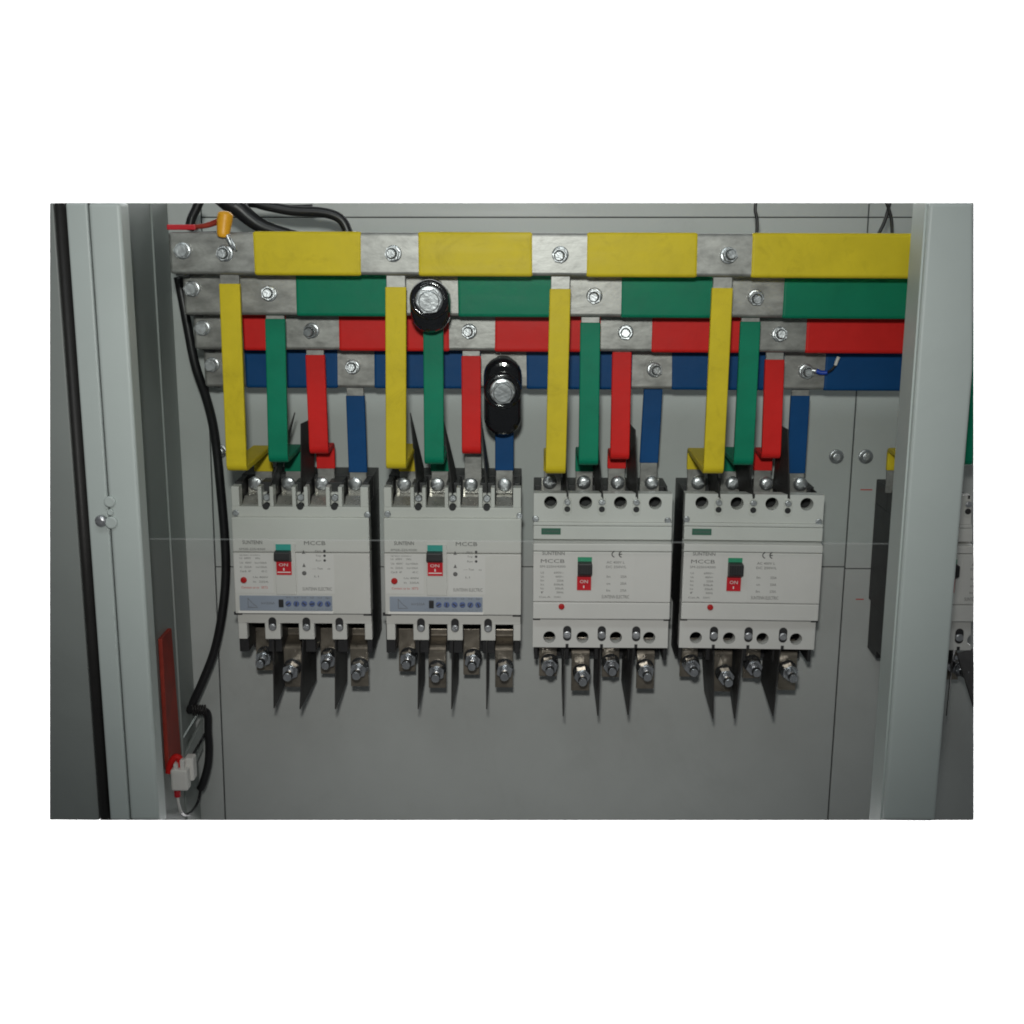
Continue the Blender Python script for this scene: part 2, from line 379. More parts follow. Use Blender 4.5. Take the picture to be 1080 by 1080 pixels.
# the left cabinet door with its rubber seal
xd = X(60, 540, dp)
dz0, dz1 = (P(LEFT, BOT, dp - 0.003), P(LEFT, TOP, dp - 0.003))
dr = thing('cabinet_door', 'grey steel door edge at the far left, beyond the black seal', 'door', (x_g0, -dp, dz0.z))
MB().prism([(dz0.x, dz0.z), (x_g0, dz0.z), (x_g0, dz1.z), (dz1.x, dz1.z)], dp - 0.03, dp - 0.003).build('door_leaf', M_grey_dim, dr, 0.0012)
g = MB()
n = 12
sec = [(x_g0 + (x_g1 - x_g0) * (0.5 - 0.5 * math.cos(math.pi * k / n)), dp - 0.010 + 0.012 * math.sin(math.pi * k / n)) for k in range(n + 1)]
g.add([(x, d, zb(x, d)) for x, d in sec] + [(x, d, zt(x, d)) for x, d in sec], [(i, i + 1, n + 2 + i, n + 1 + i) for i in range(n)] + [tuple(range(n + 1)), tuple(range(2 * n + 1, n, -1))], True)
g.build('rubber_seal', M_rubber, dr)
column(x_g0 - 0.004, x_g1 + 0.004, dp - 0.034, dp - 0.0305).build('seal_channel', M_gap, dr)

# ------------------------------------------------------------------ busbars
BAR = {'yellow': (0.190, M_yel), 'green': (0.150, M_grn), 'red': (0.110, M_red), 'blue': (0.070, M_blu)}
TH = 0.008
def busbar(colr, pl, ys, ye, sleeves, nuts, endbolt, label):
    df_, m = BAR[colr]
    # ys, ye: (top, bottom) pixel rows at the left end and at the right end
    xl = X(pl, (ys[0] + ys[1]) / 2, df_); xr = X(1000, (ye[0] + ye[1]) / 2, df_)
    zl = (P(pl, ys[0], df_).z, P(pl, ys[1], df_).z); zr = (P(1000, ye[0], df_).z, P(1000, ye[1], df_).z)
    def zz(x, k): t = (x - xl) / (xr - xl); return zl[k] + (zr[k] - zl[k]) * t
    root = thing('busbar', label, 'busbar', (xl, -df_ + TH, zl[1]), 'copper busbars across the top of the cabinet')
    def seg(x0, x1, o):
        return MB().hexa([(x0, df_ + o, zz(x0, 1) - o), (x1, df_ + o, zz(x1, 1) - o), (x1, df_ + o, zz(x1, 0) + o), (x0, df_ + o, zz(x0, 0) + o)],
                         [(x0, df_ - TH - o, zz(x0, 1) - o), (x1, df_ - TH - o, zz(x1, 1) - o), (x1, df_ - TH - o, zz(x1, 0) + o), (x0, df_ - TH - o, zz(x0, 0) + o)])
    def sleeve(x0, x1, o):
        j = [random.uniform(-0.0007, 0.0007) for _ in range(4)]
        def row(d): return [(x0 + j[0], d, zz(x0, 1) - o), (x1 + j[1], d, zz(x1, 1) - o), (x1 + j[2], d, zz(x1, 0) + o), (x0 + j[3], d, zz(x0, 0) + o)]
        return MB().hexa(row(df_ + o), row(df_ - TH - o))
    seg(xl, xr, 0).build('bar', M_tin, root, 0.0030, 4)
    ym = lambda px: (ys[0] + ys[1]) / 2 + ((ye[0] + ye[1]) / 2 - (ys[0] + ys[1]) / 2) * (px - pl) / (1000 - pl)
    for a, b in sleeves:
        sleeve(X(a, ym(a), df_), X(b, ym(b), df_), 0.0009).build('sleeve', m, root, 0.0034, 4)
    for i, (a, y) in enumerate(nuts):
        p = P(a, y, df_); r = (random.uniform(-0.12, 0.12), random.uniform(0, 1), random.uniform(-0.12, 0.12))
        b_ = inst(ME_nut, 'bolt', p, root, r); inst(ME_washer, 'washer', p, b_); inst(ME_thread, 'thread_ring', p, b_)
    p = P(*endbolt, df_); b_ = inst(ME_hex, 'bolt', p, root, (0, 0.4, 0)); inst(ME_washer, 'washer', p, b_)
    return root, zz
busbar('yellow', 178, (244.6, 289), (247.2, 293.2), [(267, 382), (440, 563), (618.5, 737), (792, 999)],
       [(237.5, 267), (415, 267.5), (591, 268.5), (768, 269.5)], (193, 264.5), 'front and topmost busbar, bare tinned metal with long yellow sleeves')
busbar('green', 193, (287, 332), (291, 336), [(311.5, 428), (482, 601), (654, 772), (825, 999)],
       [(284, 309.5), (627, 312), (797, 313.5)], (203, 304.5), 'second busbar down, bare tinned metal with green sleeves')
busbar('red', 204, (327, 368.5), (330, 372.5), [(255, 303), (356, 474.5), (521, 634.5), (686.5, 801), (849, 999)],
       [(329, 348.5), (495, 349.5), (660, 350.5), (822, 352.5)], (214, 346), 'third busbar down, bare tinned metal with red sleeves')
busbar('blue', 215, (366, 408), (369.5, 412), [(258, 357), (393.5, 508), (554, 668), (707.5, 828), (869, 999)],
       [(372, 387), (690, 390), (850, 391.5)], (224, 384.5), 'lowest and rearmost busbar, bare tinned metal with blue sleeves')

# stepped bracket that carries the left ends of the bars
bx0, bx1 = Xw + 0.012, Xw + 0.036
br = thing('busbar_bracket', 'dark grey stepped bracket behind the left ends of the busbars', 'bracket', (bx0, -0.0, P(215, 412, 0.03).z))
prof = [(0.0005, P(215, 409, 0.05).z)]
for c_, (yt, yb) in (('blue', (371, 409)), ('red', (333, 369)), ('green', (292, 333)), ('yellow', (243, 291))):
    dd = BAR[c_][0] - TH - 0.0012
    prof += [(dd, P(205, yb, dd).z), (dd, P(205, yt + 2, dd).z)]
prof += [(0.0005, P(190, 243, 0.1).z)]
m = MB(); k = len(prof)
m.add([(bx0 + 0.044, a, b) for a, b in prof] + [(bx0 + 0.049, a, b) for a, b in prof], [tuple(range(k)), tuple(range(2 * k - 1, k - 1, -1))] + [(i, (i + 1) % k, k + (i + 1) % k, k + i) for i in range(k)])
m.build('bracket_plate', M_gap, br)

# ------------------------------------------------------------------ straps from the bars to the breakers
D_T = 0.0585                                   # plane of the upper terminals
ORD = {'yellow': 'yellow', 'green': 'green', 'red': 'red', 'blue': 'blue'}
def strap(colr, top, bot, ybend, which, sleeve_top, yend=520.0, sleeve_end=497.0, rear_sleeve=True, clipx=None):
    df_, m = BAR[colr]; ds = df_ - TH - 0.0026; WD = 0.0198
    (tx, ty), (bx, by) = top, bot
    pt = P(tx, ty, ds); pb = P(bx, by, ds)
    def xz(z): return pt.x + (pb.x - pt.x) * (z - pt.z) / (pb.z - pt.z)
    ztop = pt.z + 0.028
    xT = pb.x
    if colr == 'blue':
        zend = P(bx, yend, D_T).z
        path = [Vector((xz(ztop), ds, ztop)), Vector((xz(pb.z), ds, pb.z)), Vector((xT, D_T + 0.0005, zend))]
        zs_top = P(tx, sleeve_top, ds).z; zs_end = P(bx, sleeve_end, ds).z
        sl = [Vector((xz(zs_top), ds, zs_top)), Vector((xz(zs_end), ds, zs_end))]
    else:
        zbend = P(bx, ybend, ds).z + 0.0035
        zend = P(bx, yend, D_T).z; 
        c = [Vector((xz(ztop), ds, ztop)), Vector((xz(zbend), ds, zbend)), Vector((xT, D_T, zbend + 0.001)), Vector((xT, D_T, zend))]
        path = fillet(c, 0.0055)
        zs_top = P(tx, sleeve_top, ds).z; zs_end = P(555 + (bx - 555) * 0.92, sleeve_end, D_T).z
        if rear_sleeve: cs = [Vector((xz(zs_top), ds, zs_top)), c[1], c[2], Vector((xT, D_T, zs_end))]
        else: cs = [Vector((xz(zs_top), ds, zs_top)), c[1], Vector((xT, ds - 0.02, zbend))]
        sl = fillet(cs, 0.0055)
    root = thing('connection_strap', '%s sleeved strap %s' % (colr, which), 'strap', (xT, -D_T, zend), '%s connection straps' % colr)
    wd = WD
    if clipx is not None:
        pass
    MB().ribbon(path, WD - 0.0018, 0.0038).build('strap_bar', M_tin, root, 0.0005)
    MB().ribbon(sl, WD, 0.0056).build('sleeve', m, root, 0.0011, 2)
    return root
NM = ['dropping to the leftmost breaker', 'dropping to the second breaker from the left', 'dropping to the third breaker from the left', 'dropping to the fourth breaker from the left']
strap('yellow', (242.5, 300), (250, 495), 498, NM[0], 299)
strap('green', (290.5, 340), (293.8, 487), 489, NM[0], 336)
strap('red', (332.6, 375), (336.7, 478), 480, NM[0], 374, sleeve_end=494)
strap('blue', (374.8, 415), (377.5, 490), 0, NM[0], 417, sleeve_end=498)
strap('yellow', (417.6, 305), (417.8, 494), 496, NM[1], 302.5)
strap('green', (457, 350), (458, 489), 491, NM[1], 338)
strap('red', (497, 375), (497.2, 478), 480, NM[1] + ' with a bare metal tail', 375, rear_sleeve=False)
strap('blue', (532, 455), (532, 490), 0, NM[1] + ' below the black insulator', 440, sleeve_end=496)
strap('yellow', (591, 300), (585.8, 498), 501, NM[2], 304.5)
strap('green', (622.6, 340), (620.5, 490), 492, NM[2], 340)
strap('red', (655.8, 375), (653.5, 484), 486, NM[2], 371, sleeve_end=494)
strap('blue', (688.7, 412), (684.2, 487), 0, NM[2], 410, sleeve_end=488)
strap('yellow', (761.8, 300), (752.2, 498), 501, NM[3], 303.5, sleeve_end=495)
strap('green', (791, 345), (783.7, 490), 492, NM[3], 339)
strap('red', (817, 375), (812.9, 483), 485, NM[3], 379, sleeve_end=496)
strap('blue', (844, 415), (839.5, 490), 0, NM[3], 417, sleeve_end=499)
strap('yellow', (998, 300), (984, 500), 501, 'mostly hidden behind the right post, its tail showing left of it', 305, sleeve_end=496)
strap('green', (1015.6, 345), (1015.2, 490), 492, 'showing as a dark sliver right of the right post', 339)

# ------------------------------------------------------------------ black resin insulators
def insulator(cx, cy, ytop, ybot, rpx, dbar, label):
    a = P(cx, cy, dbar + 0.03)
    k = (1.36 - dbar - 0.02) / 1.30 / 1000 * 1.0
    r = rpx * (1.36 - dbar - 0.02) * 0.985 / F
    zt_, zb_ = P(cx, ytop, dbar + 0.012).z, P(cx, ybot, dbar + 0.012).z
    root = thing('standoff_insulator', label, 'insulator', (a.x, -dbar, a.z), 'black resin insulators')
    MB().prism(stadium(a.x, zb_, zt_, r), dbar + 0.0012, dbar + 0.028).build('body', M_insul, root, 0.0085, 5)
    MB().lathe(a.x, a.z, [(r * 0.98, dbar + 0.020), (r * 0.98, dbar + 0.030), (r * 0.92, dbar + 0.034), (r * 0.72, dbar + 0.0355), (r * 0.68, dbar + 0.0335), (r * 0.3, dbar + 0.0335)], 36).build('collar', M_insul, root)
    p = Vector((a.x, -(dbar + 0.0335), a.z))
    b = inst(ME_hex, 'bolt', p, root, (0.10, 0.2, 0.07)); b.scale = (1.7, 1.3, 1.7)
    inst(ME_washer, 'washer', p, b)
insulator(453, 316, 294, 350, 21.5, 0.151, 'black glossy insulator with a hexagon bolt on the green busbar')
insulator(530, 412, 375, 458, 20.5, 0.071, 'tall black glossy insulator with a bolt below the red busbar, over the blue busbar')

# ------------------------------------------------------------------ lettering
TXT = {}
def text_mesh(s):
    if s not in TXT:
        cu = bpy.data.curves.new('text', 'FONT'); cu.body = s; cu.resolution_u = 2; cu.size = 1.0; cu.align_x = 'LEFT'
        o = bpy.data.objects.new('text', cu); col.objects.link(o)
        bpy.context.view_layer.update()
        me = bpy.data.meshes.new_from_object(o.evaluated_get(bpy.context.evaluated_depsgraph_get()))
        vs = [v.co.copy() for v in me.vertices]; fs = [tuple(p.vertices) for p in me.polygons]
        bpy.data.objects.remove(o); bpy.data.curves.remove(cu); bpy.data.meshes.remove(me)
        x0 = min(v.x for v in vs); x1 = max(v.x for v in vs)
        TXT[s] = ([(v.x - x0, v.y) for v in vs], fs, x1 - x0)
    return TXT[s]
def put(mb, s, x0, x1, zc, h, d):        # text stretched to x0..x1, cap height h, centred on zc
    vs, fs, wd = text_mesh(s)
    k = h / 0.70
    mb.add([(x0 + v[0] / wd * (x1 - x0), d, zc - h / 2 + v[1] * k) for v in vs], fs)

# ------------------------------------------------------------------ breakers
DB, DF = 0.082, 0.100                     # depth of the black base, and of the front of the cover
def sheet(pts, th=0.0012):                # a thin barrier through four (px, py, d) points
    q = [P(*t) for t in pts]
    n = (q[1] - q[0]).cross(q[2] - q[0]).normalized() * th / 2
    a = [v + n for v in q]; b = [v - n for v in q]
    return MB().hexa([(v.x, -v.y, v.z) for v in a], [(v.x, -v.y, v.z) for v in b])

def common_base(root, L, z, xs, z_top, z_bot, z_sh_t, z_sh_b, xl, xr):
    """black moulded base: middle block, back plates and chamber walls"""
    b = MB()
    b.box(xl, xr, 0.0006, DB, z_sh_b, z_sh_t)
    b.box(xl, xr, 0.0006, 0.040, z_sh_t, z_top)
    b.box(xl, xr, 0.0006, 0.034, z_bot, z_sh_b)
    return b

def breaker_A(root_label, group):
    pc = P(317.2, 583, DF); xc = pc.x
    zof = lambda py, d=DF: zat(xc, d, py)
    U = lambda px, py=583, d=DF: P(px, py, d).x            # column of breaker 1, measured near that row
    root = thing('circuit_breaker', root_label, 'circuit breaker', (xc, 0, zof(684, DB)), group)
    xl, xr = U(245.3), U(389.8)
    zt_, zb_ = zof(503, 0.06), zof(684, 0.07)
    zsh, zsl = zof(534), zof(657, 0.09)
    # base
    b = MB(); b.box(xl + .0005, xr - .0005, 0.0006, DB, zsl, zsh); b.box(xl + .0005, xr - .0005, 0.0006, 0.046, zsh, zt_); b.box(xl + .0005, xr - .0005, 0.0006, 0.030, zb_, zsl); b.box(xl + .004, xr - .004, 0.0008, 0.0385, zof(683, 0.038), zb_ + .001)
    cx = [273.5, 309.5 - 1, 344, 379.5]                     # terminal columns near the top
    walls_t = [(245.8, 254), (273.5, 289.8), (309.3, 325.8), (344.8, 361.8), (380.8, 389.3)]
    for a, c in walls_t: b.box(U(a) + .001, U(c) - .001, 0.046, DB, zsh, zt_ - 0.001)
    walls_b = [(246.5, 258.5), (277.5, 294), (313.5, 330), (349, 364.5), (383.5, 391.3)]
    for a, c in walls_b: b.box(U(a, 660) + .001, U(c, 660) - .001, 0.030, DB, zb_, zsl)
    b.build('base', M_base, root, 0.0008)
    # cover: middle
    z1, z2, z3, z4 = zof(546), zof(583), zof(647.5), zof(675)
    MB().box(xl, xr, DB, DF - 0.0005, z2 + 0.0003, z1).build('cover_top', M_shell, root, 0.0012)
    MB().box(xl, xr, DB, DF, z3, z2 - 0.0003).build('cover', M_shell, root, 0.0010)
    # upper comb
    dt = DF - 0.0035
    u = MB()
    u.box(xl + .0003, xr - .0003, DB, dt, zsh - 0.0012, z1 - 0.0002)
    zc0 = zof(513.5, dt)
    u.build('comb_rail', M_shell, root, 0.0008)
    for a, c in (walls_t[0], walls_t[4]):
        MB().box(U(a), U(c), DB, dt, zsh - 0.0014, zc0).build('comb_post', M_shell, root, 0.0008)
    for a, c in walls_t[1:4]:
        w_ = MB(); x0, x1 = U(a), U(c); e = (x1 - x0) * 0.24
        w_.box(x0, x0 + e, DB, dt, zsh - 0.0014, zc0); w_.box(x1 - e, x1, DB, dt, zsh - 0.0014, zc0); w_.box(x0 + e, x1 - e, DB, dt - 0.009, zsh - 0.0014, zof(521, dt))
        w_.build('comb_post', M_shell, root, 0.0006)
        xm = (x0 + x1) / 2
        MB().cyl(xm, zof(535), 0.0036, dt - 0.006, dt + 0.0003, 20).build('screw_hole', M_base, root)
        inst(ME_small, 'screw', Vector((xm, -(dt - 0.008), zof(526, dt))), root, (0, random.uniform(0, 3), 0)).scale = (1.25, 1.6, 1.25)
    # upper terminals: clamp block, screw
    for i in range(4):
        x0, x1 = U(walls_t[i][1]) + 0.0008, U(walls_t[i + 1][0]) - 0.0008
        t = MB(); t.box(x0, x1, 0.046, 0.0560, zsh, zof(506, 0.056))
        t.hexa([(x0, 0.088, zof(533.5, .088)), (x1, 0.088, zof(533.5, .088)), (x1, 0.076, zof(523, .076)), (x0, 0.076, zof(523, .076))], [(x0, 0.056, zof(533.5, .088)), (x1, 0.056, zof(533.5, .088)), (x1, 0.056, zof(523, .076)), (x0, 0.056, zof(523, .076))])
        tm = t.build('terminal', M_nickel, root, 0.0006)
        pz = zof(510.5, 0.064); inst(ME_pan, 'screw', Vector(((x0 + x1) / 2, -0.0605, pz)), root, (0, random.uniform(0, 3), 0)).scale = (1.35, 0.75, 1.35)
    # lower comb
    db_ = DF - 0.008
    lo = MB(); lo.box(U(249, 660), U(391, 660), DB, db_, zsl, z3 - 0.0006)
    lo.build('comb_rail', M_shell, root, 0.0008)
    zc1 = zof(674.5, db_)
    for k, (a, c) in enumerate(walls_b):
        x0, x1 = U(a, 660) + (0.0028 if k == 0 else 0), U(c, 660)
        MB().box(x0, x1, DB, db_ - 0.0003, zc1, zsl + 0.0012).build('comb_post', M_shell, root, 0.0008)
        if 0 < k < 4:
            xm = (x0 + x1) / 2
            MB().prism(stadium(xm, zof(668), zof(653.5), 0.0042), db_ - 0.006, db_ + 0.0003).build('screw_hole', M_base, root)
            inst(ME_small, 'screw', Vector((xm, -(db_ + 0.0002), zof(661.5, db_))), root, (0, random.uniform(0, 3), 0)).scale = (1.2, 0.9, 1.2)
    for px, py in ((249.5, 649.8), (386.8, 649.8)):
        x_ = U(px, py); MB().box(x_ - 0.0045, x_ + 0.0045, db_ - 0.002, db_ + 0.0004, zof(651.2), zof(648.3)).build('corner_notch', M_base, root)
    for px, py in ((247.8, 541.5), (387, 542.5)):
        inst(ME_small, 'screw', Vector((U(px, py), -(dt + 0.0001), zof(py, dt))), root, (0, 0.8, 0)).scale = (1.1, 0.8, 1.1)
    # lower terminals
    for k, (a, c, ye, off, bp) in enumerate(((270.2, 287.6, 707, 0.048, (279.6, 691.5)), (299.5, 318, 724, 0.064, (308, 705)), (338, 355, 710, 0.048, (347.2, 693)), (369.6, 388.2, 723, 0.064, (379, 703.5)))):
        x0, x1 = U(a, 690, off), U(c, 690, off)
        t = MB(); ze = zof(ye, off); zs = zof(662, 0.044); xm = (x0 + x1) / 2
        if off > 0.05:
            pth = fillet([(xm, 0.044, zs), (xm, 0.044, zof(672, 0.05)), (xm, off, zof(681, off)), (xm, off, ze)], 0.003, 3)
        else: pth = [(xm, off - 0.004, zs), (xm, off, ze)]
        t.ribbon(pth, x1 - x0, 0.0032)
        tr = t.build('terminal', M_bronze_shaded, root, 0.0004)
        q = P(bp[0], bp[1], off + 0.008)
        inst(ME_stud, 'bolt', Vector((q.x, -(off + 0.0017), q.z)), root, (0, random.uniform(0, 1), 0)).scale = (1.22, 1.75, 1.22)
    # handle in its recess
    hx0, hx1 = U(291.2), U(307.2)
    MB().prism([(U(289.8), zof(627)), (U(311.5), zof(627)), (U(311.5), zof(572.5)), (U(289.8), zof(572.5))], DF - 0.001, DF + 0.0009).build('handle_frame', M_shell, root, 0.0006)
    MB().box(hx0, hx1, DF, DF + 0.0016, zof(581), zof(573.8)).build('on_window', M_teal, root)
    MB().box(hx0, hx1, DF, DF + 0.0017, zof(606), zof(592)).build('off_window', M_handred, root)
    MB().hexa([(hx0 - .0008, DF + 0.011, zof(591.5, DF + .011)), (hx1, DF + 0.011, zof(591.5, DF + .011)), (hx1 - .0004, DF + 0.011, zof(583, DF + .011)), (hx0 - .0004, DF + 0.011, zof(583, DF + .011))],
              [(hx0 - .0012, DF, zof(593)), (hx1 + .0004, DF, zof(593)), (hx1, DF, zof(580)), (hx0 - .001, DF, zof(580))]).build('handle', M_base, root, 0.0010)
    l_ = MB(); dw = DF + 0.0021
    put(l_, 'ON', U(294), U(303.5), zof(595.8, dw), 0.0032, dw); put(l_, 'I', U(298.4), U(299.8), zof(600.5, dw), 0.0030, dw); l_.box(hx0 + .001, hx1 - .001, dw - 0.0002, dw, zof(604.2, dw), zof(603.2, dw))
    l_.build('lettering', M_white, root)
    # trip button
    bx = U(257.2, 612); bm_ = MB(); bm_.lathe(bx, zof(612), [(0.0034, DF), (0.0034, DF + 0.0014), (0.0024, DF + 0.0022)], 20); bm_.build('trip_button', M_button, root)
    # label films
    MB().box(U(246.6), U(287), DF, DF + 0.0004, zof(625.5), zof(584)).build('label_film', M_shellB, root)
    MB().box(U(313), U(351.8), DF, DF + 0.0004, zof(626), zof(584)).build('label_film', M_shellB, root)
    # settings strip
    s0, s1 = U(253, 636), U(350.5, 636)
    MB().box(s0 - .002, s1 + .001, DF, DF + 0.0016, zof(646.8), zof(644.2)).build('strip_ledge', M_white, root, 0.0004)
    st = MB().box(s0, s1, DF, DF + 0.0012, zof(644), zof(628.3)).build('settings_strip', M_strip, root, 0.0003)
    ds = DF + 0.0014
    MB().box(U(294.3, 636), U(299.3, 636), DF, DF + 0.0026, zof(640), zof(632)).build('dip_switch', M_base, root, 0.0004)
    for k in range(6):
        xx = U(304.5 + 8.3 * k, 636)
        dm = MB(); dm.lathe(xx, zof(636.3), [(0.0031, ds - .0003), (0.0031, ds + 0.0006), (0.0026, ds + 0.0010)], 16); dl = dm.build('dial', M_dial, root)
        an = 0.6 + 0.9 * k
        ax, az = math.cos(an) * 0.0022, math.sin(an) * 0.0022
        MB().prism([(xx - ax - az * .3, zof(636.3) - az + ax * .3), (xx - ax + az * .3, zof(636.3) - az - ax * .3), (xx + ax + az * .3, zof(636.3) + az - ax * .3), (xx + ax - az * .3, zof(636.3) + az + ax * .3)], ds + .0010, ds + .0013).build('dial_slot', M_inkdk, dl)
    pr = MB()
    for k in range(6):
        put(pr, ('Ir1', 't1', 'Ir2', 't2', 'Ir3', 'Ip')[k], U(302.5 + 8.3 * k, 636), U(306.5 + 8.3 * k, 636), zof(630.3, ds), 0.0017, ds)
        put(pr, '0.4 1.0', U(301.6 + 8.3 * k, 636), U(307.4 + 8.3 * k, 636), zof(642.3, ds), 0.0012, ds)
    put(pr, 'In=225A', U(276, 636), U(290, 636), zof(636.3, ds), 0.0024, ds)
    for (a, y0, c, y1) in ((262, 631, 262, 641), (262, 641, 272, 641), (262, 631.5, 267, 637), (267, 637, 271, 640)):
        xa, xb_, za, zb2 = U(a, 636), U(c, 636), zof(y0, ds), zof(y1, ds)
        dx, dz = xb_ - xa, zb2 - za; ln = math.hypot(dx, dz); nx, nz_ = -dz / ln * 0.00025, dx / ln * 0.00025
        pr.add([(xa + nx, ds, za + nz_), (xa - nx, ds, za - nz_), (xb_ - nx, ds, zb2 - nz_), (xb_ + nx, ds, zb2 + nz_)], [(0, 1, 2, 3)])
    pr.build('strip_print', M_ink, root)
    dk = MB(); dl_ = DF + 0.0007
    dtop = DF + 0.0003
    put(dk, 'SUNTENN', U(256.3), U(277), zof(572.2, dtop), 0.0040, dtop)
    for k in range(3):
        xx = U(342.3); yy = (581, 586, 591)[k]; MB().cyl(xx, zof(yy, dl_), 0.0014, dl_ - 0.0002, dl_, 10).build('indicator', M_inkdk, root)
    dk.build('brand_print', M_inkdk, root)
    tx = MB(); t2 = MB()
    put(tx, 'SM2E-225/4300', U(252.5), U(280), zof(579.3, dtop), 0.0022, dtop)
    put(tx, 'GB14048.2  IEC60947-2', U(252.5), U(274), zof(585.8, dl_), 0.0012, dl_)
    for s, a, c, y in (('Ui  690V', 252.5, 264.5, 589), ('50Hz', 269, 274, 589), ('Ue  400V', 252.5, 265, 593.8), ('Icu=50kA', 268.5, 281, 593.8), ('In  225A', 252.5, 265, 598.3), ('Ics=35kA', 269.5, 281, 598.3), ('Cat.B  4P', 252.5, 264, 602.8), ('40 C', 275, 281, 602.8),
                       ('Ue 400V', 266, 282, 609), ('In  225A', 266, 282, 613.8), ('MCCB', 321, 343.5, 572.6), ('Alarm', 332, 338.5, 581), ('Trip', 333, 338.5, 586), ('Run', 333, 338.5, 591), ('---- Test', 329, 340, 599.5), ('o', 345, 348, 599.5), ('L1', 331, 335.5, 607.8),
                       ('SUNTENN ELECTRIC', 318, 349, 621)):
        dd = dtop if y < 582 else dl_
        put(tx if a < 300 else t2, s, U(a), U(c), zof(y, dd), 0.0042 if s == 'MCCB' else (0.0036 if y > 620 else 0.0020), dd)
    for yy in (582, 596): t2.prism([(U(318.5), zof(yy + 2, dl_)), (U(322), zof(yy + 2, dl_)), (U(320.2), zof(yy - 2, dl_))], dl_ - .0002, dl_)
    t2.lathe(U(320.3), zof(604.5, dl_), [(0.0024, dl_ - .0002), (0.0024, dl_), (0.0012, dl_)], 14)
    tx.build('label_print', M_ink, root); t2.build('label_print', M_ink, root)
    rd = MB(); put(rd, 'Contact us to  SET2', U(253), U(281), zof(619.8, dl_), 0.0024, dl_); rd.build('red_print', M_inkred, root)
    return root

